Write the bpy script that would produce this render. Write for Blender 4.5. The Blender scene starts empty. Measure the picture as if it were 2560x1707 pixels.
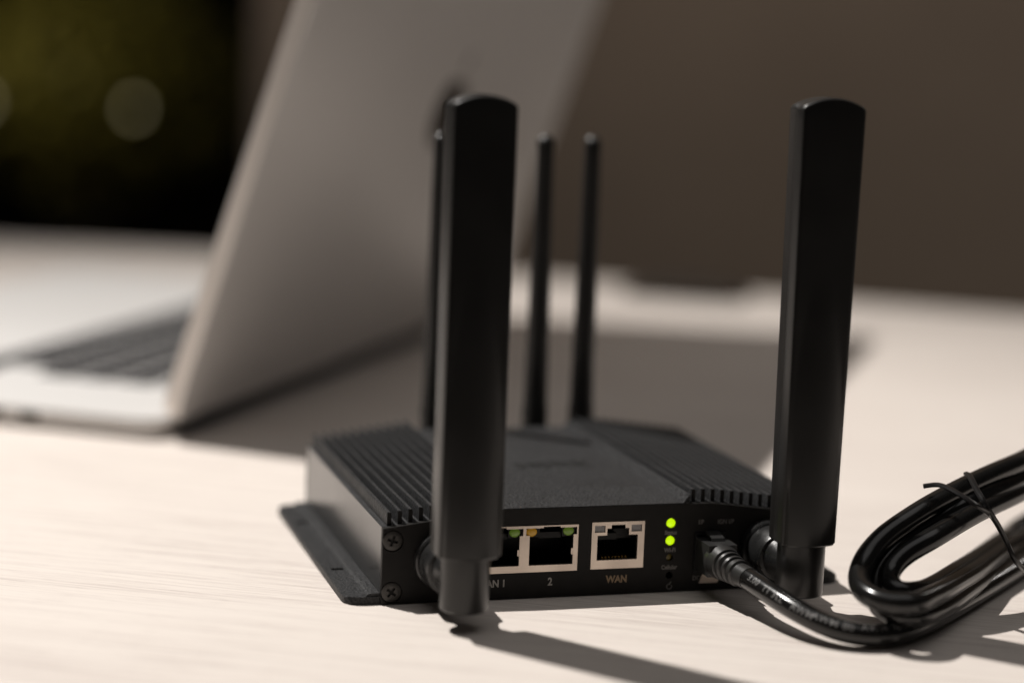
import bpy, bmesh, math, random
from mathutils import Vector, Matrix
random.seed(7)
S = 0.001                     # everything below is written in millimetres
scene = bpy.context.scene
COL = scene.collection

# ------------------------------------------------------------------ camera
CAM_POS = Vector((-123.218, -522.915, 157.440))
R_ = Vector((0.95804076, -0.28410885, 0.03794814))
U_ = Vector((0.00697357, 0.15545738, 0.98781799))
F_ = Vector((0.28654715, 0.94610526, -0.15091576))
cd = bpy.data.cameras.new("camera")
cam = bpy.data.objects.new("camera", cd)
COL.objects.link(cam)
M = Matrix((R_, U_, -F_)).transposed().to_4x4()
M.translation = CAM_POS * S
cam.matrix_world = M
cd.sensor_width = 36.0
cd.lens = 70.0
cd.clip_start = 0.02
cd.clip_end = 60.0
cd.dof.use_dof = True
cd.dof.focus_distance = 0.564
cd.dof.aperture_fstop = 3.5
cd.dof.aperture_ratio = 1.06
scene.camera = cam
scene.view_settings.view_transform = 'Standard'
scene.view_settings.look = 'None'
scene.view_settings.exposure = 0.0
scene.view_settings.gamma = 1.0
scene.cycles.use_denoising = True
scene.cycles.max_bounces = 8

# ------------------------------------------------------------------ light
world = bpy.data.worlds.new("World")
scene.world = world
world.use_nodes = True
bg = world.node_tree.nodes["Background"]
bg.inputs[0].default_value = (1.0, 0.94, 0.90, 1)
bg.inputs[1].default_value = 0.022

def lamp(name, kind, loc, energy, color, target=None, **kw):
    d = bpy.data.lights.new(name, kind)
    d.energy = energy
    d.color = color
    for k, v in kw.items():
        setattr(d, k, v)
    o = bpy.data.objects.new(name, d)
    COL.objects.link(o)
    o.location = Vector(loc) * S
    if target is not None:
        o.rotation_euler = (Vector(target) - Vector(loc)).to_track_quat('-Z', 'Y').to_euler()
    return o

# the downlight over the table, behind and to the left of the laptop
key = lamp("ceiling_spotlight", 'SPOT', (-700, 850, 1900), 272, (1.0, 0.960, 0.915), (0, -130, 0),
           spot_size=math.radians(63), spot_blend=1.0, shadow_soft_size=0.016)
# soft ceiling panel that fills the shadows
fill = lamp("ceiling_panel", 'AREA', (300, -250, 2200), 7.8, (1.0, 0.965, 0.94), (250, 100, 0), shape='RECTANGLE', size=2.4, size_y=1.6)
# added fill light that brightens the brown wall, not a fixture of the room
wash = lamp("wall_fill", 'AREA', (750, 1150, 2100), 2.6, (1.0, 0.94, 0.86), (900, 1520, 200), shape='RECTANGLE', size=1.8, size_y=0.3, spread=math.radians(75))
# soft lamp by the right-hand wall, low over the far side of the room
side = lamp("wall_lamp", 'AREA', (1750, 1300, 820), 4, (1.0, 0.96, 0.92), (150, 0, 20), shape='RECTANGLE', size=0.24, size_y=0.18)
# added spot, out of view, that brightens the planting far behind
glow = lamp("plant_fill", 'SPOT', (-420, 4650, 420), 62, (1.0, 0.86, 0.42), (380, 5600, 40),
            spot_size=math.radians(46), spot_blend=1.0, shadow_soft_size=0.05)

# ------------------------------------------------------------------ helpers
def tag(o, label=None, cat=None, group=None, kind=None):
    if label: o['label'] = label
    if cat: o['category'] = cat
    if group: o['group'] = group
    if kind: o['kind'] = kind
    return o

def thing(name, label, cat, loc=(0, 0, 0), group=None):
    o = bpy.data.objects.new(name, None)
    o.empty_display_size = 0.01
    COL.objects.link(o)
    o.location = Vector(loc) * S
    return tag(o, label, cat, group)

def finish(me, angle=35):
    me.shade_smooth()
    me.set_sharp_from_angle(angle=math.radians(angle))

def link(name, me, mat, parent=None, angle=35):
    """mesh in world millimetres -> object; parents are pure translations"""
    if mat is not None and not me.materials:
        me.materials.append(mat)
    o = bpy.data.objects.new(name, me)
    COL.objects.link(o)
    if parent is not None:
        o.parent = parent
        w = Vector((0, 0, 0))
        p = parent
        while p is not None:
            w += p.location
            p = p.parent
        o.location = -w
    return o

def bm_obj(name, bm, mat, parent=None, angle=35, bevel=0, segs=2):
    if bevel:
        es = [e for e in bm.edges if len(e.link_faces) == 2 and e.calc_face_angle(0) > math.radians(30)]
        bmesh.ops.bevel(bm, geom=es, offset=bevel, segments=segs, profile=0.6, affect='EDGES', clamp_overlap=True)
    bmesh.ops.recalc_face_normals(bm, faces=bm.faces)
    bmesh.ops.scale(bm, vec=(S, S, S), verts=bm.verts)
    me = bpy.data.meshes.new(name)
    bm.to_mesh(me)
    bm.free()
    finish(me, angle)
    return link(name, me, mat, parent, angle)

def add_box(bm, x0, x1, y0, y1, z0, z1):
    v = [bm.verts.new((x, y, z)) for z in (z0, z1) for y in (y0, y1) for x in (x0, x1)]
    for f in ((0, 2, 3, 1), (4, 5, 7, 6), (0, 1, 5, 4), (2, 6, 7, 3), (0, 4, 6, 2), (1, 3, 7, 5)):
        bm.faces.new([v[i] for i in f])
    return v

def add_prism(bm, pts, axis, a, b):
    """extrude a 2-D outline; axis 'y': pts are (x,z), axis 'z': pts are (x,y)"""
    def P(p, t):
        return (p[0], t, p[1]) if axis == 'y' else ((p[0], p[1], t) if axis == 'z' else (t, p[0], p[1]))
    A = [bm.verts.new(P(p, a)) for p in pts]
    B = [bm.verts.new(P(p, b)) for p in pts]
    n = len(pts)
    bm.faces.new(A)
    bm.faces.new(B[::-1])
    for i in range(n):
        j = (i + 1) % n
        bm.faces.new((A[j], A[i], B[i], B[j]))

def add_rings(bm, rings, cap=True):
    vs = [[bm.verts.new(p) for p in r] for r in rings]
    n = len(vs[0])
    for a, b in zip(vs, vs[1:]):
        for i in range(n):
            j = (i + 1) % n
            bm.faces.new((a[i], a[j], b[j], b[i]))
    if cap:
        bm.faces.new(vs[0][::-1])
        bm.faces.new(vs[-1])

def add_lathe(bm, profile, origin, axis, n=40, ripple=None):
    """profile: list of (t along axis, radius)"""
    ax = Vector(axis).normalized()
    u = ax.orthogonal().normalized()
    w = ax.cross(u)
    o = Vector(origin)
    rings = []
    for k, (t, r) in enumerate(profile):
        ring = []
        for i in range(n):
            a = 2 * math.pi * i / n
            rr = r * (1 + (ripple[1] * math.cos(ripple[0] * a) if ripple and k in ripple[2] else 0))
            ring.append(o + ax * t + (u * math.cos(a) + w * math.sin(a)) * rr)
        rings.append(ring)
    add_rings(bm, rings)

def catmull(pts, step=1.5):
    pts = [Vector(p) for p in pts]
    P = [pts[0] * 2 - pts[1]] + pts + [pts[-1] * 2 - pts[-2]]
    out = []
    for i in range(1, len(P) - 2):
        a, b, c, d = P[i - 1:i + 3]
        k = max(2, int((c - b).length / step))
        # centripetal parametrisation keeps bends free of loops
        t0 = 0.0
        t1 = t0 + max((b - a).length, 1e-4) ** 0.5
        t2 = t1 + max((c - b).length, 1e-4) ** 0.5
        t3 = t2 + max((d - c).length, 1e-4) ** 0.5
        for j in range(k):
            t = t1 + (t2 - t1) * j / k
            A1 = a * ((t1 - t) / (t1 - t0)) + b * ((t - t0) / (t1 - t0))
            A2 = b * ((t2 - t) / (t2 - t1)) + c * ((t - t1) / (t2 - t1))
            A3 = c * ((t3 - t) / (t3 - t2)) + d * ((t - t2) / (t3 - t2))
            B1 = A1 * ((t2 - t) / (t2 - t0)) + A2 * ((t - t0) / (t2 - t0))
            B2 = A2 * ((t3 - t) / (t3 - t1)) + A3 * ((t - t1) / (t3 - t1))
            out.append(B1 * ((t2 - t) / (t2 - t1)) + B2 * ((t - t1) / (t2 - t1)))
    out.append(pts[-1])
    for _ in range(3):
        out = [out[0]] + [(out[i - 1] + out[i] * 2 + out[i + 1]) / 4 for i in range(1, len(out) - 1)] + [out[-1]]
    return out

def frames(path, up=(0, 0, 1)):
    fr = []
    upv = Vector(up)
    for i, p in enumerate(path):
        t = (path[min(i + 1, len(path) - 1)] - path[max(i - 1, 0)]).normalized()
        s = t.cross(upv)
        if s.length < 1e-4:
            s = Vector((1, 0, 0))
        s.normalize()
        fr.append((p, t, s, s.cross(t).normalized()))
    return fr

def add_tube(bm, path, r, n=16, flat=1.0):
    rings = []
    for i, (p, t, s, u) in enumerate(frames(path)):
        rr = r(i / (len(path) - 1)) if callable(r) else r
        rings.append([p + s * (rr * math.cos(2 * math.pi * k / n)) + u * (rr * flat * math.sin(2 * math.pi * k / n)) for k in range(n)])
    add_rings(bm, rings)

def rounded(x0, x1, y0, y1, r, n=6):
    pts = []
    for cx, cy, a0 in ((x1 - r, y1 - r, 0), (x0 + r, y1 - r, 90), (x0 + r, y0 + r, 180), (x1 - r, y0 + r, 270)):
        for k in range(n + 1):
            a = math.radians(a0 + 90 * k / n)
            pts.append((cx + r * math.cos(a), cy + r * math.sin(a)))
    return pts

def carve(o, cutters):
    """subtract closed bmeshes (mm) from the object's mesh"""
    bm = bmesh.new()
    for c in cutters:
        me = bpy.data.meshes.new("tmp")
        bmesh.ops.recalc_face_normals(c, faces=c.faces)
        bmesh.ops.scale(c, vec=(S, S, S), verts=c.verts)
        c.to_mesh(me)
        c.free()
        bm.from_mesh(me)
        bpy.data.meshes.remove(me)
    me = bpy.data.meshes.new("cutter")
    bm.to_mesh(me)
    bm.free()
    c = bpy.data.objects.new("cutter", me)
    COL.objects.link(c)
    c.matrix_world = Matrix.Identity(4)
    m = o.modifiers.new("cut", 'BOOLEAN')
    m.object = c
    m.operation = 'DIFFERENCE'
    m.solver = 'EXACT'
    bpy.context.view_layer.update()
    dg = bpy.context.evaluated_depsgraph_get()
    new = bpy.data.meshes.new_from_object(o.evaluated_get(dg))
    o.modifiers.clear()
    old = o.data
    new.name = old.name
    o.data = new
    bpy.data.meshes.remove(old)
    bpy.data.objects.remove(c)
    bpy.data.meshes.remove(me)
    finish(o.data)

def text_mesh(body, size, extrude=0.0, shear=0.0, bold=0.0, align='CENTER', spacing=1.0):
    """flat lettering in the XY plane, millimetres"""
    cu = bpy.data.curves.new("lettering", 'FONT')
    cu.body = body
    cu.size = size
    cu.extrude = extrude
    cu.offset = bold
    cu.shear = shear
    cu.align_x = align
    cu.align_y = 'CENTER'
    cu.space_character = spacing
    cu.resolution_u = 3
    o = bpy.data.objects.new("lettering", cu)
    COL.objects.link(o)
    bpy.context.view_layer.update()
    dg = bpy.context.evaluated_depsgraph_get()
    me = bpy.data.meshes.new_from_object(o.evaluated_get(dg))
    bm = bmesh.new()
    bm.from_mesh(me)
    bpy.data.objects.remove(o)
    bpy.data.curves.remove(cu)
    bpy.data.meshes.remove(me)
    return bm

# ------------------------------------------------------------------ materials
def mat(name, base, rough=0.5, metal=0.0, spec=0.5, coat=0.0, emit=None, estr=0.0,
        bump=None, bump2=None, vary=None, rvary=None):
    m = bpy.data.materials.new(name)
    m.use_nodes = True
    nt = m.node_tree
    b = nt.nodes["Principled BSDF"]
    b.inputs["Base Color"].default_value = (*base, 1)
    b.inputs["Roughness"].default_value = rough
    b.inputs["Metallic"].default_value = metal
    b.inputs["Specular IOR Level"].default_value = spec
    b.inputs["Coat Weight"].default_value = coat
    b.inputs["Coat Roughness"].default_value = 0.22
    if emit:
        b.inputs["Emission Color"].default_value = (*emit, 1)
        b.inputs["Emission Strength"].default_value = estr
    tc = nt.nodes.new("ShaderNodeTexCoord")
    def noise(scale, detail=3.0, stretch=None):
        n = nt.nodes.new("ShaderNodeTexNoise")
        n.inputs["Scale"].default_value = scale
        n.inputs["Detail"].default_value = detail
        if stretch:
            mp = nt.nodes.new("ShaderNodeMapping")
            mp.inputs["Scale"].default_value = stretch
            nt.links.new(tc.outputs["Object"], mp.inputs["Vector"])
            nt.links.new(mp.outputs["Vector"], n.inputs["Vector"])
        else:
            nt.links.new(tc.outputs["Object"], n.inputs["Vector"])
        return n
    last = None
    for bp in (bump, bump2):
        if bp:
            n = noise(bp[0], bp[2] if len(bp) > 2 else 3.0, bp[3] if len(bp) > 3 else None)
            bn = nt.nodes.new("ShaderNodeBump")
            bn.inputs["Strength"].default_value = bp[1]
            bn.inputs["Distance"].default_value = 0.0004
            nt.links.new(n.outputs["Fac"], bn.inputs["Height"])
            if last:
                nt.links.new(last.outputs["Normal"], bn.inputs["Normal"])
            last = bn
    if last:
        nt.links.new(last.outputs["Normal"], b.inputs["Normal"])
    if vary:
        n = noise(vary[0], 4.0, vary[2] if len(vary) > 2 else None)
        mr = nt.nodes.new("ShaderNodeMapRange")
        mr.inputs["From Min"].default_value = 0.3
        mr.inputs["From Max"].default_value = 0.7
        mr.inputs["To Min"].default_value = 1 - vary[1]
        mr.inputs["To Max"].default_value = 1 + vary[1]
        nt.links.new(n.outputs["Fac"], mr.inputs["Value"])
        mx = nt.nodes.new("ShaderNodeVectorMath")
        mx.operation = 'SCALE'
        mx.inputs[0].default_value = base
        nt.links.new(mr.outputs["Result"], mx.inputs["Scale"])
        nt.links.new(mx.outputs["Vector"], b.inputs["Base Color"])
    if rvary:
        n = noise(rvary[0], 4.0)
        mr = nt.nodes.new("ShaderNodeMapRange")
        mr.inputs["From Min"].default_value = 0.3
        mr.inputs["From Max"].default_value = 0.7
        mr.inputs["To Min"].default_value = rough - rvary[1]
        mr.inputs["To Max"].default_value = rough + rvary[1]
        nt.links.new(n.outputs["Fac"], mr.inputs["Value"])
        nt.links.new(mr.outputs["Result"], b.inputs["Roughness"])
    return m

M_case = mat("black_textured_aluminium", (0.025, 0.0252, 0.0262), 0.50, spec=0.26, bump=(1300, 0.85, 1.0), bump2=(900, 0.15), vary=(1200, 0.6), rvary=(60, 0.06))
M_side = mat("black_smooth_aluminium", (0.016, 0.0155, 0.015), 0.21, spec=1.0, bump=(2200, 0.012, 2.0), rvary=(30, 0.03))
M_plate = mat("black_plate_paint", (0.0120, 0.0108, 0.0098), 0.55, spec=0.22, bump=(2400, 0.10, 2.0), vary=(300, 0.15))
M_ant = mat("black_antenna_plastic", (0.0125, 0.0118, 0.0110), 0.40, spec=0.35, coat=0.3, bump=(3200, 0.015, 2.0), rvary=(80, 0.05))
M_nut = mat("black_nut", (0.014, 0.014, 0.014), 0.32, spec=0.6, bump=(1500, 0.12), rvary=(300, 0.10))
M_screw = mat("dark_screw_steel", (0.050, 0.046, 0.042), 0.42, metal=0.35, spec=0.5, bump=(1500, 0.06))
M_shell = mat("nickel_port_shell", (0.62, 0.535, 0.46), 0.36, metal=1.0, bump=(900, 0.02), rvary=(120, 0.06))
M_cav = mat("black_port_plastic", (0.006, 0.006, 0.006), 0.5, spec=0.3)
M_gold = mat("gold_contact", (0.42, 0.26, 0.08), 0.35, metal=1.0)
M_hole = mat("black_hole", (0.002, 0.002, 0.002), 0.9, spec=0.0)
M_led_on = mat("lit_green_led", (0.25, 0.45, 0.02), 0.25, emit=(0.62, 0.95, 0.0), estr=0.85, vary=None)
M_led_green = mat("faint_green_led", (0.13, 0.20, 0.035), 0.22, spec=0.6, emit=(0.2, 0.35, 0.03), estr=0.12)  # unlit lens with a faint glow added to its colour
M_led_amber = mat("faint_amber_led", (0.50, 0.28, 0.03), 0.22, spec=0.6, emit=(0.5, 0.25, 0.02), estr=0.12)  # same faint added glow, in amber
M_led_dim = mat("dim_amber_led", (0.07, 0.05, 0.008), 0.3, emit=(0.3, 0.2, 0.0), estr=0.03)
M_led_clear = mat("clear_led_window", (0.22, 0.21, 0.21), 0.15, spec=0.6)
M_ink = mat("white_ink", (0.42, 0.40, 0.37), 0.6, vary=(1500, 0.25))
M_ink2 = mat("grey_ink", (0.17, 0.16, 0.15), 0.6, vary=(1500, 0.25))
M_tan = mat("tan_ink", (0.36, 0.25, 0.15), 0.6, vary=(1500, 0.25))
M_emboss = mat("dark_lettering", (0.006, 0.006, 0.006), 0.55, spec=0.3)
M_cord = mat("black_cable_jacket", (0.008, 0.0076, 0.0072), 0.20, spec=0.5, bump=(60, 0.10, 2.0), bump2=(700, 0.02), rvary=(40, 0.04))
M_plug = mat("black_plug_rubber", (0.024, 0.0235, 0.023), 0.34, spec=0.7, bump=(1600, 0.10))
M_cordink = mat("cable_print", (0.13, 0.125, 0.12), 0.5, vary=(1200, 0.3))
M_tie = mat("twist_tie_plastic", (0.011, 0.010, 0.010), 0.30, spec=0.5, bump=(500, 0.1))
M_alu = mat("silver_aluminium", (0.74, 0.72, 0.70), 0.45, metal=0.25, spec=0.5, bump=(2500, 0.03))
M_lid = mat("silver_lid_aluminium", (0.69, 0.67, 0.655), 0.48, metal=0.30, spec=0.5, bump=(2500, 0.03), vary=(6, 0.03))
M_lid_bright = mat("lid_aluminium_lit_edge", (0.88, 0.83, 0.79), 0.40, metal=0.0, spec=0.6)  # lid aluminium again, with the bright edge reflection put into its colour
M_key = mat("black_keys", (0.020, 0.020, 0.022), 0.42, spec=0.5, bump=(1200, 0.08))
M_well = mat("black_key_well", (0.018, 0.018, 0.019), 0.5)
M_mirror = mat("dark_mirror_emblem", (0.10, 0.098, 0.098), 0.10, metal=1.0)
M_glass = mat("black_display_glass", (0.008, 0.008, 0.009), 0.06, spec=0.5)
M_hinge = mat("black_hinge_plastic", (0.012, 0.012, 0.012), 0.5)
M_pouch = mat("dark_brown_fabric", (0.032, 0.025, 0.020), 0.9, spec=0.2, bump=(900, 0.5), vary=(400, 0.3))
M_wall = mat("brown_wall_paint", (0.42, 0.325, 0.25), 0.85, spec=0.2, bump=(300, 0.15), vary=(3, 0.10))
M_jamb = mat("mauve_wall_end", (0.20, 0.155, 0.14), 0.8, spec=0.2, bump=(300, 0.15), vary=(3, 0.06))
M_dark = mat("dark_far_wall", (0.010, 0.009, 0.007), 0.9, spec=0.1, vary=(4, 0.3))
M_floor = mat("dark_carpet", (0.020, 0.017, 0.014), 0.95, spec=0.1, bump=(600, 0.6), vary=(300, 0.3))
M_leaf = mat("olive_leaf", (0.088, 0.080, 0.022), 0.5, vary=(30, 0.4))
M_stem = mat("brown_stem", (0.06, 0.045, 0.025), 0.8, bump=(200, 0.4))
M_bulb = mat("dim_bulb", (0.3, 0.3, 0.25), 0.4, emit=(1.0, 0.86, 0.48), estr=1.05)

def wood_material():
    m = bpy.data.materials.new("pale_wood_laminate")
    m.use_nodes = True
    nt = m.node_tree
    b = nt.nodes["Principled BSDF"]
    tc = nt.nodes.new("ShaderNodeTexCoord")
    rot = nt.nodes.new("ShaderNodeMapping")
    rot.inputs["Rotation"].default_value = (0, 0, math.radians(29))      # grain runs along +x of the turned space
    nt.links.new(tc.outputs["Object"], rot.inputs["Vector"])
    def grain(sx, sy, scale, detail, rough, dist=0.0):
        mp = nt.nodes.new("ShaderNodeMapping")
        mp.inputs["Scale"].default_value = (sx, sy, 1)
        nt.links.new(rot.outputs["Vector"], mp.inputs["Vector"])
        n = nt.nodes.new("ShaderNodeTexNoise")
        n.inputs["Scale"].default_value = scale
        n.inputs["Detail"].default_value = detail
        n.inputs["Roughness"].default_value = rough
        n.inputs["Distortion"].default_value = dist
        nt.links.new(mp.outputs["Vector"], n.inputs["Vector"])
        return n.outputs["Fac"]
    fine = grain(0.028, 1.0, 760, 6, 0.72, 0.0)
    mid = grain(0.030, 1.0, 260, 4, 0.6, 0.05)
    cloud = grain(0.3, 1.0, 14, 3, 0.5)
    pore = grain(0.10, 1.0, 1500, 2, 0.5)
    def ramp(sock, lo, hi, a, c):
        r = nt.nodes.new("ShaderNodeMapRange")
        r.interpolation_type = 'SMOOTHSTEP'
        r.inputs["From Min"].default_value = lo
        r.inputs["From Max"].default_value = hi
        r.inputs["To Min"].default_value = a
        r.inputs["To Max"].default_value = c
        nt.links.new(sock, r.inputs["Value"])
        return r.outputs["Result"]
    def mul(a, c):
        n = nt.nodes.new("ShaderNodeMath")
        n.operation = 'MULTIPLY'
        nt.links.new(a, n.inputs[0])
        nt.links.new(c, n.inputs[1])
        return n.outputs[0]
    val = mul(mul(ramp(fine, 0.32, 0.64, 0.86, 1.02), ramp(mid, 0.32, 0.66, 0.945, 1.02)),
              mul(ramp(cloud, 0.3, 0.7, 0.97, 1.03), ramp(pore, 0.25, 0.45, 0.93, 1.0)))
    mixc = nt.nodes.new("ShaderNodeMix")
    mixc.data_type = 'RGBA'
    mixc.inputs[6].default_value = (0.480, 0.410, 0.375, 1)
    mixc.inputs[7].default_value = (0.740, 0.675, 0.620, 1)
    nt.links.new(ramp(val, 0.70, 1.0, 0.0, 1.0), mixc.inputs[0])
    nt.links.new(mixc.outputs[2], b.inputs["Base Color"])
    b.inputs["Roughness"].default_value = 0.55
    b.inputs["Specular IOR Level"].default_value = 0.25
    bn = nt.nodes.new("ShaderNodeBump")
    bn.inputs["Strength"].default_value = 0.10
    bn.inputs["Distance"].default_value = 0.0004
    nt.links.new(fine, bn.inputs["Height"])
    nt.links.new(bn.outputs["Normal"], b.inputs["Normal"])
    return m
M_wood = wood_material()

# ------------------------------------------------------------------ setting
FLOOR = -740
bm = bmesh.new()
add_box(bm, -5000, 9000, -3000, 11000, FLOOR - 60, FLOOR)
tag(bm_obj("floor", bm, M_floor), kind='structure')

fh = Vector((F_.x, F_.y, 0)).normalized()
rh = Vector((fh.y, -fh.x, 0))
c0 = Vector((CAM_POS.x, CAM_POS.y, 0))
def slab(name, d0, d1, s0, s1, z0, z1, m):
    """a wall square to the room: d = metres ahead, s = sideways"""
    bm = bmesh.new()
    pts = []
    for d, s in ((d0, s0), (d0, s1), (d1, s1), (d1, s0)):
        p = c0 + fh * d + rh * s
        pts.append((p.x, p.y))
    add_prism(bm, pts, 'z', z0, z1)
    return tag(bm_obj(name, bm, m), kind='structure')
slab("wall", 2250, 2400, -300, 4200, FLOOR, 2200, M_wall)
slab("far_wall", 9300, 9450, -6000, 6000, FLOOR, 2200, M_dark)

# ------------------------------------------------------------------ table
table = thing("conference_table", "pale wood grain table top carrying the black router and the laptop", "table", (100, 100, FLOOR))
far = [(-860, 1010), (-500, 1030), (-250, 998), (-120, 965), (-65, 942), (3, 913), (77, 880), (172, 824), (270, 750), (356, 690), (440, 624), (534, 556), (690, 440), (830, 340), (920, 180), (960, 0), (940, -300), (700, -350), (20, -152), (-700, 60), (-880, 200), (-930, 600)]
bm = bmesh.new()
top = far[::-1]
prof = ((-30, 0.0), (-28, -2.0), (-2.0, -2.0), (-0.6, -1.4), (0, 0.0))
cxy = Vector((30, 200))
rings = []
for z, grow in ((-30, -4), (-28, 0), (-2, 0), (-0.6, -0.7), (0, -2.5)):
    ring = []
    for p in top:
        v = Vector(p) - cxy
        v = v * (1 + grow / v.length)
        ring.append((cxy.x + v.x, cxy.y + v.y, z))
    rings.append(ring)
add_rings(bm, rings)
bm_obj("table_top", bm, M_wood, table)
bm = bmesh.new()
add_prism(bm, rounded(-60, 260, 60, 180, 30), 'z', FLOOR + 25, -30)
add_prism(bm, rounded(-260, 460, -140, 380, 60), 'z', FLOOR, FLOOR + 25)
bm_obj("pedestal", bm, M_hinge, table)

# ------------------------------------------------------------------ router
W, D = 131.0, 113.0
def base_z(x):
    e = min(x, W - x)
    return 21.9 + (26.2 - 21.9) * min(1.0, e / 33.0)
router = thing("network_router", "black finned metal router with flat antennas and lit green status lights", "router", (W / 2, D / 2, 0))

bm = bmesh.new()
xs = [0, 11, 22, 33, 40, 91, 98, 109, 120, W]
pts = [(0, 0.4)] + [(0, 12.0)] + [(x, base_z(x)) for x in xs] + [(W, 12.0), (W, 0.4)]
add_prism(bm, pts, 'y', 1.8, D - 1.8)
case = bm_obj("enclosure", bm, M_side, router, bevel=0.35)
case.data.materials.append(M_case)
for f in case.data.polygons:
    if f.normal.z > 0.5: f.material_index = 1
bm = bmesh.new()
add_prism(bm, [(34.4, 26.0), (34.8, 26.45), (88.8, 26.45), (90.7, 28.9), (90.9, 28.9), (90.9, 26.0)], 'y', 0.2, D - 0.2)
top_cover = bm_obj("top_cover", bm, M_case, router)
# maker's name pressed into the lid
bm = text_mesh("peplink", 8.2, 0.02, bold=0.22)
for v in bm.verts:
    v.co = Vector((66.0 + v.co.x, 55.5 + v.co.y * 1.5, 26.49 + v.co.z))
bm_obj("lettering", bm, M_emboss, top_cover)

# cooling fins, one mesh shared
bm = bmesh.new()
add_prism(bm, [(-0.62, -0.6), (-0.62, 3.3), (-0.40, 3.75), (0.40, 3.75), (0.62, 3.3), (0.62, -0.6)], 'y', 2.2, D - 2.2)
fin0 = None
for side in (0, 1):
    for k in range(13 if side else 11):
        x = 2.2 + k * 3.02
        if side: x = W - x
        if fin0 is None:
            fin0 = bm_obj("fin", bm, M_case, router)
            fin0.data.materials.append(M_plate)  # darker plate paint on the fin ends stands in for their shade
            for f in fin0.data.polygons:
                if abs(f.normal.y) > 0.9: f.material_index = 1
            o = fin0
        else:
            o = fin0.copy()
            COL.objects.link(o)
            o.parent = router
        o.location = -router.location + Vector((x, 0, base_z(x))) * S

def flange(sx):
    X = (lambda x: x) if sx < 0 else (lambda x: W - x)
    bm = bmesh.new()
    outline = [(-10, 6)] + [(-10 + 4.5 * (1 - math.cos(a)), 5.5 - 4.5 * math.sin(a)) for a in (0.4, 0.8, 1.2, 1.57)] + [(-0.02, 1.0), (-0.02, D - 1.0)] + \
              [(-10 + 4.5 * (1 - math.cos(a)), D - 5.5 + 4.5 * math.sin(a)) for a in (1.57, 1.2, 0.8, 0.4)] + [(-10, D - 6)]
    rings = []
    for z, ins in ((0.0, 0.0), (1.9, 0.0), (2.3, 0.35)):
        rings.append([(X(min(-0.02, p[0] + (ins if p[0] < -1 else 0))), p[1], z) for p in outline])
    add_rings(bm, rings)
    o = bm_obj("mounting_flange", bm, M_case, router)
    cuts = []
    for y in (31.0, 87.0):
        c = bmesh.new()
        p = rounded(-8.0, -3.8, y - 1.1, y + 1.1, 1.0)
        add_prism(c, [(X(a), b) for a, b in p], 'z', -1, 4)
        cuts.append(c)
    carve(o, cuts)
    # raised rib along the foot of the wall
    bm = bmesh.new()
    add_prism(bm, [(X(-4.2), 2.2), (X(-3.5), 2.95), (X(-2.6), 3.15), (X(-0.03), 3.15), (X(-0.03), 2.2)], 'y', 1.4, D - 1.4)
    bm_obj("rib", bm, M_case, o)
flange(-1)
flange(1)

# front plate with its openings
def plate_outline():
    xs = [0, 8, 16, 24, 33, 98, 107, 115, 123, W]
    return [(0, 0.3)] + [(x, base_z(x) - 0.05) for x in xs] + [(W, 0.3)]
def end_plate(y0, y1, name, label=None):
    bm = bmesh.new()
    add_prism(bm, plate_outline(), 'y', y0, y1)
    return bm_obj(name, bm, M_plate, router, bevel=0.18, segs=1)
front = end_plate(0.0, 1.8, "front_plate")
rear = end_plate(D - 1.8, D, "rear_plate")
LX = 85.3
cuts = []
def cut_box(*a):
    c = bmesh.new(); add_box(c, *a); cuts.append(c)
def cut_cyl(x, z, r, y0=-1, y1=1.2):
    c = bmesh.new(); add_lathe(c, [(0, r), (y1 - y0, r)], (x, y0, z), (0, 1, 0), 28); cuts.append(c)
cut_box(24.85, 57.25, -1, 3, 7.6, 21.5)
cut_box(60.95, 77.25, -1, 3, 7.65, 21.85)
for z in (20.6, 15.4): cut_cyl(LX, z, 1.5)
cut_cyl(LX, 10.4, 1.05)
cut_cyl(LX + 0.2, 5.1, 1.1)
cut_box(92.6, 102.4, -1, 1.3, 5.4, 17.6)
SCREWS = [(2.9, 18.3), (2.9, 3.6), (W - 2.9, 18.3), (W - 2.9, 3.6)]
for x, z in SCREWS:
    cut_cyl(x, z, 3.12, -1, 0.7)
carve(front, cuts)
# the case behind the ports is hollow there
cuts = []
cut_box(24.85, 57.25, 0, 17, 7.6, 21.5)
cut_box(60.95, 77.25, 0, 17, 7.65, 21.85)
carve(case, cuts)

# countersunk cross-head screws
screw0 = None
for i, (x, z) in enumerate(SCREWS):
    if screw0 is None:
        bm = bmesh.new()
        add_lathe(bm, [(0, 2.55), (0.12, 2.78), (0.35, 2.82), (0.6, 2.8)], (0, 0, 0), (0, 1, 0), 36)
        screw0 = bm_obj("screw", bm, M_screw, router)
        cuts = []
        keep = screw0.location.copy()
        screw0.parent = None
        screw0.location = (0, 0, 0)
        cs = []
        for a in (0, 90):
            c = bmesh.new()
            add_box(c, -1.55, 1.55, -1, 0.75, -0.38, 0.38)
            bmesh.ops.rotate(c, cent=(0, 0, 0), matrix=Matrix.Rotation(math.radians(a), 3, 'Y'), verts=c.verts)
            cs.append(c)
        c = bmesh.new()
        add_box(c, -0.62, 0.62, -1, 0.76, -0.62, 0.62)
        bmesh.ops.rotate(c, cent=(0, 0, 0), matrix=Matrix.Rotation(math.radians(45), 3, 'Y'), verts=c.verts)
        carve(screw0, [cs[0]])
        carve(screw0, [cs[1]])
        carve(screw0, [c])
        screw0.parent = router
        o = screw0
    else:
        o = screw0.copy()
        COL.objects.link(o)
        o.parent = router
    o.location = -router.location + Vector((x, 0.08, z)) * S
    o.rotation_euler = (0, math.radians((18, 38, 5, 60)[i]), 0)

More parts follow.
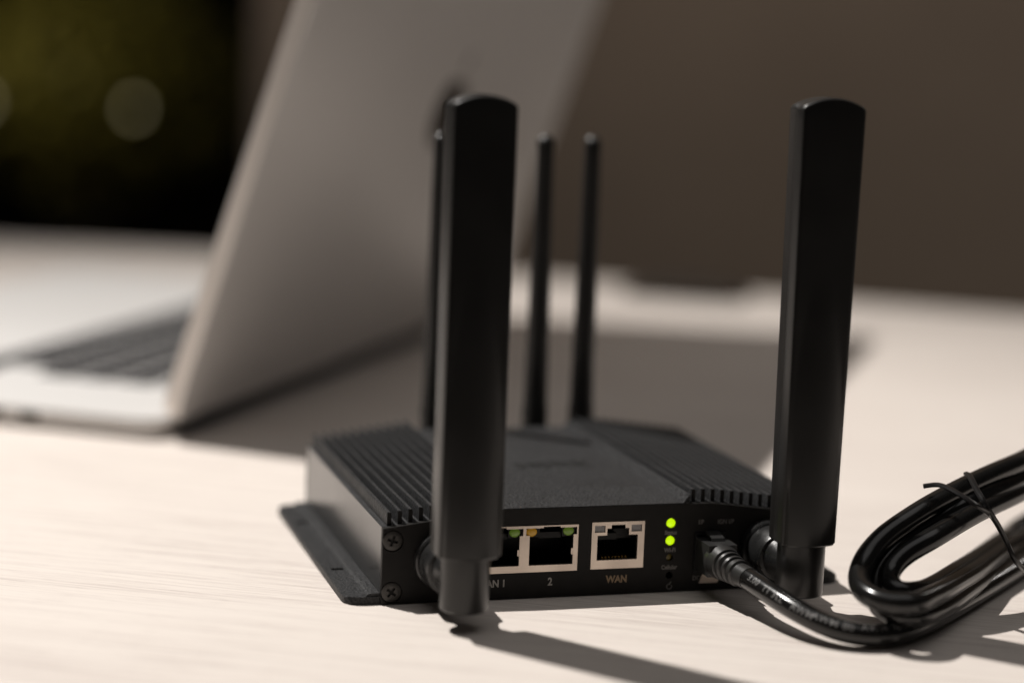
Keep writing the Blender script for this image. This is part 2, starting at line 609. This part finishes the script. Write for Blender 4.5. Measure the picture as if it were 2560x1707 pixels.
# network sockets
def lattice(bm, xs, zs, solid, y0, y1):
    xs = sorted(set(xs)); zs = sorted(set(zs))
    ok = {}
    for i in range(len(xs) - 1):
        for k in range(len(zs) - 1):
            ok[i, k] = solid((xs[i] + xs[i + 1]) / 2, (zs[k] + zs[k + 1]) / 2)
    V = {}
    def v(i, k, s):
        if (i, k, s) not in V:
            V[i, k, s] = bm.verts.new((xs[i], (y0, y1)[s], zs[k]))
        return V[i, k, s]
    for (i, k), f in ok.items():
        if not f: continue
        bm.faces.new((v(i, k, 0), v(i + 1, k, 0), v(i + 1, k + 1, 0), v(i, k + 1, 0)))
        bm.faces.new((v(i, k, 1), v(i, k + 1, 1), v(i + 1, k + 1, 1), v(i + 1, k, 1)))
        for di, dk, a, b in ((-1, 0, (i, k), (i, k + 1)), (1, 0, (i + 1, k), (i + 1, k + 1)), (0, -1, (i, k), (i + 1, k)), (0, 1, (i, k + 1), (i + 1, k + 1))):
            if not ok.get((i + di, k + dk), False):
                bm.faces.new((v(*a, 0), v(*b, 0), v(*b, 1), v(*a, 1)))

def inside(rects):
    return lambda x, z: any(a < x < b and c < z < d for a, b, c, d in rects)

def socket(name, x0, x1, z0, z1, holes, label=None):
    xs = [x0, x1]; zs = [z0, z1]
    for a, b, c, d in holes:
        xs += [a, b]; zs += [c, d]
    h = inside(holes)
    bm = bmesh.new()
    lattice(bm, xs, zs, lambda x, z: not h(x, z), -0.25, 1.2)
    o = bm_obj(name, bm, M_shell, router)
    if label: o['label'] = label
    # plastic insert behind the face, open to the front
    bm = bmesh.new()
    e = 0.15
    add_box(bm, x0 + e, x0 + e + 0.3, 1.25, 15, z0 + e, z1 - e)
    add_box(bm, x1 - e - 0.3, x1 - e, 1.25, 15, z0 + e, z1 - e)
    add_box(bm, x0 + e + 0.3, x1 - e - 0.3, 1.25, 15, z0 + e, z0 + e + 0.9)
    add_box(bm, x0 + e + 0.3, x1 - e - 0.3, 1.25, 15, z1 - e - 0.3, z1 - e)
    add_box(bm, x0 + e + 0.3, x1 - e - 0.3, 14, 15, z0 + e + 0.9, z1 - e - 0.3)
    bm_obj("insert", bm, M_cav, o)
    return o

def led_dome(name, x, z, rx, rz, m, parent, y=-0.1, depth=0.7):
    bm = bmesh.new()
    rings = []
    n = 24
    for t in (0.0, 0.3, 0.6, 0.85, 0.97):
        s = math.sqrt(max(0.0, 1 - t * t))
        rings.append([(x + rx * s * math.cos(2 * math.pi * i / n), y - depth * t, z + rz * s * math.sin(2 * math.pi * i / n)) for i in range(n)])
    rings = [[(p[0], y + 1.4, p[2]) for p in rings[0]]] + rings
    add_rings(bm, rings)
    return bm_obj(name, bm, m, parent)

holes = []
for x0 in (25.05, 41.05):
    holes += [(x0 + 1.5, x0 + 14.55, 9.75, 18.45), (x0 + 0.42, x0 + 15.55, 18.45, 20.55), (x0 + 5.6, x0 + 10.6, 20.55, 20.95)]
lan = socket("network_port", 25.05, 57.05, 7.8, 21.3, holes, "double nickel port with coloured corner lamps marked LAN 1 and 2")
for x0 in (25.05, 41.05):
    bm = bmesh.new()
    add_box(bm, x0 + 0.8, x0 + 4.7, 0.5, 6, 17.8, 20.5)
    add_box(bm, x0 + 11.3, x0 + 15.2, 0.5, 6, 17.8, 20.5)
    add_box(bm, x0 + 4.7, x0 + 11.3, 1.5, 6, 17.2, 18.9)
    bm_obj("lamp_housing", bm, M_cav, lan)
    led_dome("corner_lamp", x0 + 2.2, 19.35, 1.6, 1.35, M_led_amber, lan, 0.45, 0.55)
    led_dome("corner_lamp", x0 + 13.2, 19.35, 1.6, 1.35, M_led_green, lan, 0.45, 0.55)
    bm = bmesh.new()
    add_box(bm, x0 + 14.05, x0 + 14.55, -0.15, 1.0, 12.6, 14.4)
    bm_obj("spring_tab", bm, M_shell, lan, bevel=0.15)

X0 = 61.1
holes = [(X0 + 1.75, X0 + 14.0, 10.45, 17.75), (X0 + 4.65, X0 + 11.3, 17.75, 19.75), (X0 + 5.9, X0 + 10.1, 19.75, 20.75),
         (X0 + 0.85, X0 + 4.05, 18.65, 20.65), (X0 + 11.95, X0 + 15.15, 18.65, 20.65)]
wan = socket("network_port", X0, X0 + 16.0, 7.9, 21.65, holes, "single nickel port marked WAN")
for a in (0.87, 11.97):
    bm = bmesh.new()
    add_box(bm, X0 + a, X0 + a + 3.16, 0.25, 1.1, 18.67, 20.63)
    bm_obj("corner_lamp", bm, M_led_clear, wan, bevel=0.2)
bm = bmesh.new()
add_box(bm, X0 + 1.7, X0 + 14.05, 5.2, 12, 15.4, 18.2)
add_box(bm, X0 + 2.2, X0 + 8.4, 2.2, 5.2, 15.9, 17.7)
bm_obj("latch_ledge", bm, M_cav, wan)
pin0 = None
for k in range(8):
    bm = bmesh.new()
    x = X0 + 3.9 + k * 1.02
    add_prism(bm, [(1.6, 10.2), (1.6, 10.95), (4.0, 11.4), (9.0, 13.2), (9.0, 12.8)], 'x', x, x + 0.42)
    bm_obj("contact", bm, M_gold, wan)

# status lamps, reset button and the printing
for z in (20.6, 15.4):
    led_dome("status_light", LX, z, 1.3, 1.3, M_led_on, router, 0.15, 0.5)
led_dome("status_light", LX - 0.1, 10.4, 0.95, 0.95, M_led_dim, router, 0.8, 0.2)['label'] = "unlit amber status light"
bm = bmesh.new()
add_lathe(bm, [(0, 0.95), (0.3, 0.95)], (LX + 0.2, 0.75, 5.1), (0, 1, 0), 24)
bm_obj("reset_button", bm, M_hole, router)

def print_on_plate(txt, x, z, size, m, bold=0.0, spacing=1.0):
    bm = text_mesh(txt, size, 0.0, bold=bold, spacing=spacing)
    for v in bm.verts:
        v.co = Vector((x + v.co.x * 0.88, -0.035, z + v.co.y))
    return bm_obj("lettering", bm, m, router)
print_on_plate("LAN 1", 32.6, 4.75, 2.9, M_ink, 0.10)
print_on_plate("2", 49.2, 4.7, 3.1, M_ink, 0.10)
print_on_plate("WAN", 69.3, 4.6, 2.9, M_tan, 0.11)
print_on_plate("Status", LX, 17.8, 1.75, M_ink2, 0.06)
print_on_plate("Wi-Fi", LX, 12.6, 1.75, M_ink2, 0.06)
print_on_plate("Cellular", LX, 7.5, 1.75, M_ink2, 0.06)
print_on_plate("I/P", 94.6, 20.6, 1.9, M_ink2, 0.03)
print_on_plate("IGN I/P", 102.3, 20.5, 1.9, M_ink2, 0.03)
print_on_plate("DC", 93.9, 3.9, 1.8, M_ink2, 0.03)
# reset symbol: ring with a bar
bm = bmesh.new()
ring = []
n = 24
for k in range(n):
    a = math.radians(60 + 330 * k / (n - 1))
    ring.append((math.cos(a), math.sin(a)))
for (a, b), (c, d) in zip(ring, ring[1:]):
    q = [bm.verts.new((LX + 0.3 + s * p[0], -0.035, 1.75 + s * p[1])) for p, s in (((a, b), 0.62), ((a, b), 0.9), ((c, d), 0.9), ((c, d), 0.62))]
    bm.faces.new(q)
q = [bm.verts.new((LX + 0.3 + p[0], -0.035, 1.75 + p[1])) for p in ((-0.12, 0.75), (0.12, 0.75), (0.75, 1.5), (0.3, 1.5))]
bm.faces.new(q)
bm_obj("reset_symbol", bm, M_ink2, router)

# power socket recess
bm = bmesh.new()
lattice(bm, [92.7, 93.5, 101.5, 102.3], [5.5, 6.2, 16.9, 17.5], lambda x, z: not (93.5 < x < 101.5 and 6.2 < z < 16.9), -0.4, 1.2)
sock = bm_obj("power_socket", bm, M_cav, router)
bm = bmesh.new()
add_prism(bm, [(95.6, 5.25), (101.4, 5.25), (100.4, 2.5), (94.6, 2.5)], 'y', -0.6, -0.05)
bm_obj("socket_tongue", bm, M_shell, sock)

# ------------------------------------------------------------------ antennas (screwed to the router)
def paddle_antenna(cx, cz, cy=-25.0, label=None, turn=0.0, grow=0.0, z0=5.6):
    a = bpy.data.objects.new("flat_antenna", None)
    COL.objects.link(a)
    a.parent = router
    a.location = Vector((cx, cy, 0)) * S - router.location
    if label: a['label'] = label
    hw, ht, cr = 8.75, 5.2, 1.0
    R = 15.0
    def ring(z, inset=0.0):
        w = hw + grow * (z - 80) / 60 - inset
        t = ht - inset
        h = 3.0 * max(0.0, min(1.0, (92 - z) / 66.0)) ** 0.65
        pts = []
        nf = 30
        for k in range(nf + 1):                                  # front side, left to right
            x = -w + cr * 0.35 + (2 * w - 0.7 * cr) * k / nf
            ed = max(0.0, abs(x) - (w - cr))
            flat = -(t - cr + math.sqrt(max(0.0, cr * cr - ed * ed)))
            bul = -(t + h + math.sqrt(R * R - x * x) - R)
            pts.append((x, min(flat, bul) if bul < flat - 1e-6 and ed == 0 else flat))
        for y0_ in (-(t - cr), 0.0 - 0.12, 0.0, 0.12, t - cr):     # right edge with the mould seam
            pts.append((w - (0.16 if y0_ == 0.0 else 0), y0_))
        for k in range(nf + 1):
            x = w - cr * 0.35 - (2 * w - 0.7 * cr) * k / nf
            ed = max(0.0, abs(x) - (w - cr))
            pts.append((x, t - cr + math.sqrt(max(0.0, cr * cr - ed * ed))))
        for y0_ in (t - cr, 0.12, 0.0, -0.12, -(t - cr)):
            pts.append((-w + (0.16 if y0_ == 0.0 else 0), y0_))
        return pts, w
    rings = []
    zs = [20.8, 21.2] + [22 + 4.5 * i for i in range(26)] + [138.2]
    ca, sa = math.cos(turn), math.sin(turn)
    def put(p, z):
        return (cx + p[0] * ca - p[1] * sa, cy + p[0] * sa + p[1] * ca, z)
    for i, z in enumerate(zs):
        pts, w = ring(z, 0.35 if i == 0 else 0.0)
        rings.append([put(p, z) for p in pts])
    for ins, dz in ((0.0, 0.0), (0.18, 0.45), (0.6, 0.75), (1.6, 0.9)):
        pts, w = ring(140.0, ins)
        rings.append([put(p, 139.4 + cz + dz + 2.4 * (1 - (p[0] / hw) ** 2)) for p in pts])
    bm = bmesh.new()
    add_rings(bm, rings)
    bm_obj("paddle", bm, M_ant, a, angle=32)
    bm = bmesh.new()
    add_lathe(bm, [(0, 6.1), (0.35, 6.55), (0.9, 6.7), (15.3, 6.75)], (cx, cy, z0), (0, 0, 1), 56)
    bm_obj("barrel", bm, M_ant, a)
    bm = bmesh.new()
    add_lathe(bm, [(0, 7.6), (0.3, 8.1), (3.0, 8.1), (3.4, 7.6)], (cx, -0.03, 12.7), (0, -1, 0), 56)
    bm_obj("washer", bm, M_nut, a)
    bm = bmesh.new()
    add_lathe(bm, [(0, 6.7), (0.4, 7.2), (1.0, 7.35), (9.0, 7.35), (9.6, 7.1), (9.8, 6.2), (14.5, 4.9), (20, 4.9)], (cx, -3.5, 12.7), (0, -1, 0), 72, ripple=(36, 0.008, (2, 3)))
    bm_obj("coupling_nut", bm, M_nut, a)
    return a
paddle_antenna(16.9, 0.0, label="flat antenna at the left front of the router, nearer the screws")
paddle_antenna(114.9, 1.9, label="flat antenna at the right front of the router, beside the power plug", grow=0.55, turn=math.radians(-3))

def stick_antenna(cx, cy=125.0):
    a = bpy.data.objects.new("stick_antenna", None)
    COL.objects.link(a)
    a.parent = router
    a.location = Vector((cx, cy, 0)) * S - router.location
    bm = bmesh.new()
    prof = [(0, 4.0), (0.5, 4.5), (20, 4.5), (21, 4.2), (40, 4.0), (75, 3.4), (108, 2.9)]
    for k in range(1, 7):
        t = math.radians(90 * k / 6)
        prof.append((111 + 3.2 * math.sin(t), 3.05 * math.cos(t) + 0.05))
    add_lathe(bm, [(t + 11, r) for t, r in prof], (cx, cy, 0), (0, 0, 1), 32)
    bm_obj("mast", bm, M_ant, a)
    bm = bmesh.new()
    add_lathe(bm, [(0, 5.0), (0.4, 5.3), (7, 5.3), (7.4, 3.4), (10, 3.4)], (cx, D + 0.03, 15), (0, 1, 0), 36)
    bm_obj("coupling_nut", bm, M_nut, a)
for x in (46.0, 82.3, 99.2):
    stick_antenna(x)

# ------------------------------------------------------------------ power cable
cable = thing("power_cable", "glossy black power cable plugged into the router and coiled on the table", "cable", (150, -20, 0))
PX, PZ = 97.4, 11.6
bm = bmesh.new()
add_box(bm, PX - 4.3, PX + 4.3, -10.5, 0.4, PZ - 4.6, PZ + 4.6)
plug = bm_obj("plug", bm, M_plug, cable, bevel=0.9, segs=3)
bm = bmesh.new()
# latch on top of the plug
add_prism(bm, [(-0.3, PZ + 4.65), (-0.3, PZ + 6.4), (-2.2, PZ + 6.4), (-5.5, PZ + 5.5), (-6.0, PZ + 4.65)], 'x', PX - 1.6, PX + 2.4)
bm_obj("latch", bm, M_plug, plug, bevel=0.3)
D_path = [(97.4, -8.5, 11.4), (97.6, -14, 11.2), (98.1, -19.5, 10.9), (99.0, -26, 10.6), (100.6, -34.5, 9.6), (103.2, -44.5, 8.0), (107.2, -52.3, 6.2), (112.6, -57.8, 4.6), (120.0, -60.2, 3.6), (129.0, -58.6, 3.4), (140.2, -51.7, 3.4), (155.6, -39.4, 3.4), (175.3, -22.6, 3.4), (202.6, 1.1, 3.4)]
boot = catmull(D_path[:4], 0.4)
bm = bmesh.new()
L = [0.0]
for a, b in zip(boot, boot[1:]): L.append(L[-1] + (b - a).length)
def boot_r(f):
    s = f * L[-1]
    r = 5.2 - 1.35 * min(1.0, max(0.0, (s - 1.5) / 9.5))
    for g in (5.6, 7.9, 10.2):
        if abs(s - g) < 0.55: r = 3.15
    if s > 12.6: r = 3.2
    return r
add_tube(bm, boot, boot_r, 24)
bm_obj("strain_relief", bm, M_plug, plug, angle=30)

loop = D_path[2:]
AX = Vector((0.742, 0.670)); NN = Vector((0.670, -0.742))
def turn_right(n0, z0, n1, z1, a_end):
    """far bend of the coil, beyond the picture: climbs from the lower run to the upper one"""
    out = []
    rad = (z1 - z0) / 2
    for k in range(0, 7):
        t = math.radians(30 * k)
        p = AX * (a_end + rad * 1.3 * math.sin(t)) + NN * (n0 + (n1 - n0) * k / 6)
        out.append((p.x, p.y, z0 + rad - rad * math.cos(t)))
    return out
A_far = [(194.8, -7.1, 38.0), (178.8, -16.3, 36.2), (162.5, -24.9, 33.5), (145.7, -33.0, 29.3), (132.5, -37.8, 23.5), (126.2, -41.4, 19.0)]
A_near = [(122.4, -46.4, 16.0), (119.7, -55.5, 14.2), (122.0, -62.3, 13.3), (127.8, -64.8, 13.2), (139.7, -55.9, 12.3), (165.7, -29.4, 9.5), (214.2, 20.7, 5.5)]
B_far = [(193.4, -10.5, 30.0), (167.5, -28.1, 28.0), (147.6, -39.6, 24.0), (136.8, -42.0, 19.3), (131.7, -44.9, 15.2)]
B_near = [(131.0, -51.9, 12.9), (137.7, -50.6, 12.0), (165.7, -24.7, 10.0), (201.6, 14.1, 7.0), (228.0, 43.8, 4.5)]
C_far = [(194.8, -7.7, 33.0), (166.3, -25.5, 30.0), (149.1, -29.6, 24.3), (138.1, -34.6, 19.6), (131.4, -39.3, 14.8)]
C_near = [(127.5, -47.3, 10.4), (126.7, -55.1, 8.2), (130.9, -59.6, 8.0), (143.2, -52.4, 7.2), (171.3, -24.8, 5.6), (210.1, 13.7, 4.2)]
loop += turn_right(135, 3.4, 134, 38.5, 200) + A_far + A_near
loop += turn_right(134, 5.0, 136, 33.5, 200) + C_far + C_near
loop += turn_right(133, 4.2, 135, 31.0, 200) + B_far + B_near
loop += [(240.0, 40.0, 13.0), (290.0, 85.0, 4.0), (360.0, 118.0, 3.5), (440.0, 130.0, 3.5)]
path = catmull(loop, 1.6)
bm = bmesh.new()
add_tube(bm, path, 3.08, 20)
cord = bm_obj("cord", bm, M_cord, cable, angle=60)
# printing on the jacket
fr = frames(path)
LL = [0.0]
for a, b in zip(path, path[1:]): LL.append(LL[-1] + (b - a).length)
def on_cord(s, ang, r):
    i = 0
    lo, hi = 0, len(LL) - 2
    while lo < hi:
        m_ = (lo + hi + 1) // 2
        if LL[m_] <= s: lo = m_
        else: hi = m_ - 1
    f = (s - LL[lo]) / max(1e-6, LL[lo + 1] - LL[lo])
    p0, t0, s0, u0 = fr[lo]
    p1, t1, s1, u1 = fr[lo + 1]
    p = p0.lerp(p1, f); sd = s0.lerp(s1, f).normalized(); up = u0.lerp(u1, f).normalized()
    return p + (sd * math.cos(ang) + up * math.sin(ang)) * r
for txt, s0, ang in (("3.00", 9.5, 40), ("TT 3", 16.5, 35), ("AWM", 28.0, 32), ("LL", 22.5, 34), ("AWM 80", 34.5, 40), ("AWM", 47.0, 55), ("3.00", 55.5, 60), ("LL 3", 63.5, 62)):
    bm = text_mesh(txt, 2.7, 0.0, bold=0.02, align='LEFT', spacing=1.08)
    bmesh.ops.subdivide_edges(bm, edges=[e for e in bm.edges if e.calc_length() > 0.6], cuts=1)
    for v in bm.verts:
        v.co = on_cord(s0 + v.co.x, math.radians(ang) + v.co.y / 3.1, 3.12)
    bm_obj("lettering", bm, M_cordink, cord)

# ------------------------------------------------------------------ twist tie
tie = bmesh.new()
add_tube(tie, catmull([(148.8, -30.5, 36.7), (152.1, -32.8, 37.6), (154.1, -39.5, 36.9), (157.8, -44.4, 34.3), (166.1, -39.3, 29.6), (172.6, -36.9, 21.8), (175.3, -37.5, 16.6), (184.0, -32.5, 9.6), (188.1, -32.0, 4.5)], 0.8), 1.0, 8, 0.7)
tag(bm_obj("twist_tie", tie, M_tie), "thin black twist tie wrapped round the coiled cable", "cable tie")
tie_end = bmesh.new()
add_tube(tie_end, catmull([(165.9, -24.1, 38.4), (163.8, -29.7, 39.0), (162.3, -36.0, 37.0), (162.1, -41.2, 34.2), (165.5, -41.0, 29.8)], 0.8), 1.0, 8, 0.7)
o = bm_obj("loose_end", tie_end, M_tie, bpy.data.objects["twist_tie"])

# ------------------------------------------------------------------ laptop
HN = Vector((-33, 226, 0))
HD = Vector((0.55, 0.8352, 0)).normalized()
BD = Vector((-HD.y, HD.x, 0))                 # from the hinge towards the user
LW, LD = 400.0, 262.0
TILT = math.radians(18.4)
UP = -BD * math.sin(TILT) + Vector((0, 0, 1)) * math.cos(TILT)
NB = BD * math.cos(TILT) + Vector((0, 0, 1)) * math.sin(TILT)   # towards the screen side
laptop = thing("laptop", "open silver laptop standing at the left with its lid back facing the router", "laptop", tuple(HN + HD * LW / 2 + BD * 120))
def lp(u, v, z): return HN + HD * u + BD * v + Vector((0, 0, z))
def ll(u, h, n): return HN + HD * u + Vector((0, 0, 4.5)) + UP * h + NB * n
def slab_uv(bm, f, outline, levels):
    add_rings(bm, [[f(*f2) for f2 in lev] for lev in levels])
def rr_levels(u0, u1, v0, v1, r, heights):
    out = []
    for h, ins in heights:
        out.append([(p[0], p[1], h) for p in rounded(u0 + ins, u1 - ins, v0 + ins, v1 - ins, max(0.5, r - ins), 5)])
    return out
bm = bmesh.new()
slab_uv(bm, lp, None, rr_levels(0, LW, 1.5, LD, 10, ((1.6, 3.0), (2.2, 0.8), (3.2, 0.0), (7.6, 0.0), (8.3, 0.3), (8.5, 1.0))))
lbase = bm_obj("base", bm, M_alu, laptop)
for u, v in ((30, 25), (LW - 30, 25), (30, LD - 25), (LW - 30, LD - 25)):
    bm = bmesh.new()
    add_lathe(bm, [(0, 6), (1.7, 7)], lp(u, v, 0), (0, 0, 1), 20)
    bm_obj("foot", bm, M_hinge, lbase)
bm = bmesh.new()
for v, dv, first in ((26, 9.5, 0), (38.5, 17.4, 0), (57.3, 17.4, 0), (76.1, 17.4, 0), (94.9, 17.4, 1), (113.7, 17.4, 0)):
    for c in range(first, 16):
        u = 64 + c * 17.0
        slab_uv(bm, lp, None, rr_levels(u, u + 13.6, v, v + dv - 1.6, 1.5, ((8.45, 0.0), (9.1, 0.1), (9.3, 0.5))))
tag(bm_obj("keyboard", bm, M_key, lbase), kind='stuff')
bm = bmesh.new()
slab_uv(bm, lp, None, rr_levels(LW / 2 - 70, LW / 2 + 70, 140, LD - 10, 5, ((8.52, 0), (8.6, 0.2))))
bm_obj("trackpad", bm, M_alu, lbase)
for v, wdt in ((58, 9), (74, 8), (91, 8)):
    bm = bmesh.new()
    pts = rounded(v - wdt / 2, v + wdt / 2, 3.9, 6.7, 1.3)
    add_rings(bm, [[lp(-0.06, p[0], p[1]) for p in pts], [lp(1.0, p[0], p[1]) for p in pts]])
    bm_obj("side_port", bm, M_hole, lbase)
bm = bmesh.new()
add_tube(bm, [lp(14, 0.5, 5.4), lp(LW / 2, 0.5, 5.4), lp(LW - 14, 0.5, 5.4)], 4.2, 20)
bm_obj("hinge", bm, M_hinge, laptop)
bm = bmesh.new()
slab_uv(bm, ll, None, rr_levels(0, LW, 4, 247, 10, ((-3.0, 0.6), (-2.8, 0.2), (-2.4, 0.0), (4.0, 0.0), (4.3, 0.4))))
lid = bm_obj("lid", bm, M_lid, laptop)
lid.data.materials.append(M_lid_bright)
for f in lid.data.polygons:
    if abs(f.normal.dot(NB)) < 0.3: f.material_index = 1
bm = bmesh.new()
slab_uv(bm, ll, None, rr_levels(4, LW - 4, 8, 243, 7, ((4.35, 0), (4.5, 0.1))))
bm_obj("display", bm, M_glass, lid)
# fruit-shaped emblem in the middle of the lid back: a rounded body with a bite, and a leaf
def emblem():
    body = []
    N = 72
    for k in range(N):
        a = 2 * math.pi * k / N
        x, y = math.cos(a), math.sin(a)
        r = 18.5 * (1 + 0.055 * math.cos(2 * a))
        px, py = r * x, r * y * 1.02
        py -= 2.6 * math.exp(-(px / 4.5) ** 2) * (1 if y > 0 else -0.8)
        if y < 0: px *= 1 - 0.16 * (-y) ** 1.5
        dx, dy = px - 22.5, py - 3.5
        d = math.hypot(dx, dy)
        if d < 8.5:
            px, py = 22.5 + dx / d * 8.5, 3.5 + dy / d * 8.5
        body.append((px, py - 4))
    leaf = []
    for k in range(9):
        t = k / 8
        leaf.append((1.0 + 8 * t, 17.0 + 9.5 * t + 2.6 * math.sin(math.pi * t)))
    for k in range(1, 8):
        t = 1 - k / 8
        leaf.append((1.0 + 8 * t, 17.0 + 9.5 * t - 2.6 * math.sin(math.pi * t)))
    bm = bmesh.new()
    for pts in (body, leaf):
        # the lid back is seen from the hinge side: u runs away from the viewer
        add_rings(bm, [[ll(LW / 2 + p[0], 128 + p[1], -2.9) for p in pts], [ll(LW / 2 + p[0], 128 + p[1], -3.08) for p in pts]])
    return bm_obj("emblem", bm, M_mirror, lid)
emblem()

# ------------------------------------------------------------------ dark pouch on the far edge of the table
bm = bmesh.new()
pc = Vector((345, 643, 0)); pa = Vector((0.83, -0.56, 0)); pb = Vector((0.56, 0.83, 0))
rings = []
for z, sc in ((0.3, 0.93), (2, 1.0), (4, 0.95), (7, 0.80), (9, 0.52), (9.6, 0.2)):
    ring = []
    for p in rounded(-42, 40, -28, 26, 24, 7):
        q = pc + pa * (p[0] * sc) + pb * (p[1] * sc)
        ring.append((q.x, q.y, z + 0.9 * math.sin(p[0] * 0.16) * (z > 4.5)))
    rings.append(ring)
add_rings(bm, rings)
tag(bm_obj("pouch", bm, M_pouch), "soft dark brown pouch lying on the far edge of the table", "pouch")

# ------------------------------------------------------------------ planting and small lamps in the dark beyond the wall
def at(d, px, py):
    return CAM_POS + (F_ + R_ * ((px - 1280) / 4977.8) - U_ * ((py - 853.5) / 4977.8)) * d
shrub = thing("potted_shrub", "dim olive green shrub in the dark doorway behind the laptop", "plant", (390, 5640, FLOOR))
bm = bmesh.new()
for k in range(4200):
    while True:
        q = Vector((random.uniform(-1, 1), random.uniform(-1, 1), random.uniform(-1, 1)))
        if q.length < 1: break
    c = Vector((370, 5640, -30)) + Vector((q.x * 540, q.y * 300, q.z * 330))
    if q.x < -0.35 and q.z > 0.2 and random.random() < 0.7: continue
    a = Vector((random.gauss(0, 1), random.gauss(0, 1), random.gauss(0, 1))).normalized()
    b = a.orthogonal().normalized()
    n = a.cross(b)
    l, w = random.uniform(36, 60), random.uniform(12, 19)
    vs = [bm.verts.new(c + a * x + b * y + n * z) for x, y, z in ((0, 0, 0), (l * .4, w, 6), (l, 0, -6), (l * .4, -w, 6))]
    bm.faces.new(vs)
bm_obj("foliage", bm, M_leaf, shrub)
bm = bmesh.new()
for k in range(7):
    a = k * 0.9
    add_tube(bm, catmull([(390 + 20 * math.cos(a), 5640 + 20 * math.sin(a), FLOOR + 280), (390 + 60 * math.cos(a), 5640 + 60 * math.sin(a), -280), (390 + 260 * math.cos(a), 5640 + 150 * math.sin(a), 40)], 30), 9, 8)
bm_obj("stems", bm, M_stem, shrub)
bm = bmesh.new()
add_lathe(bm, [(0, 110), (250, 150), (300, 155), (300, 140), (285, 135)], (390, 5640, FLOOR), (0, 0, 1), 32)
bm_obj("pot", bm, M_hinge, shrub)

for i, (px, py, lab) in enumerate(((335, 272, "small dim round lamp glowing in the dark beside the laptop lid"), (-45, 255, "small dim round lamp at the far left edge of the dark doorway"))):
    p = at(4950, px, py)
    t = thing("distant_lamp", lab, "lamp", (p.x, p.y, FLOOR), "small lamps in the dark doorway")
    bm = bmesh.new()
    bmesh.ops.create_uvsphere(bm, u_segments=20, v_segments=12, radius=10)
    bmesh.ops.translate(bm, verts=bm.verts, vec=p)
    bm_obj("bulb", bm, M_bulb, t)
    bm = bmesh.new()
    add_lathe(bm, [(0, 60), (8, 60), (10, 3), (p.z - FLOOR - 11, 3), (p.z - FLOOR - 9, 4)], (p.x, p.y, FLOOR), (0, 0, 1), 16)
    bm_obj("stand", bm, M_hinge, t)
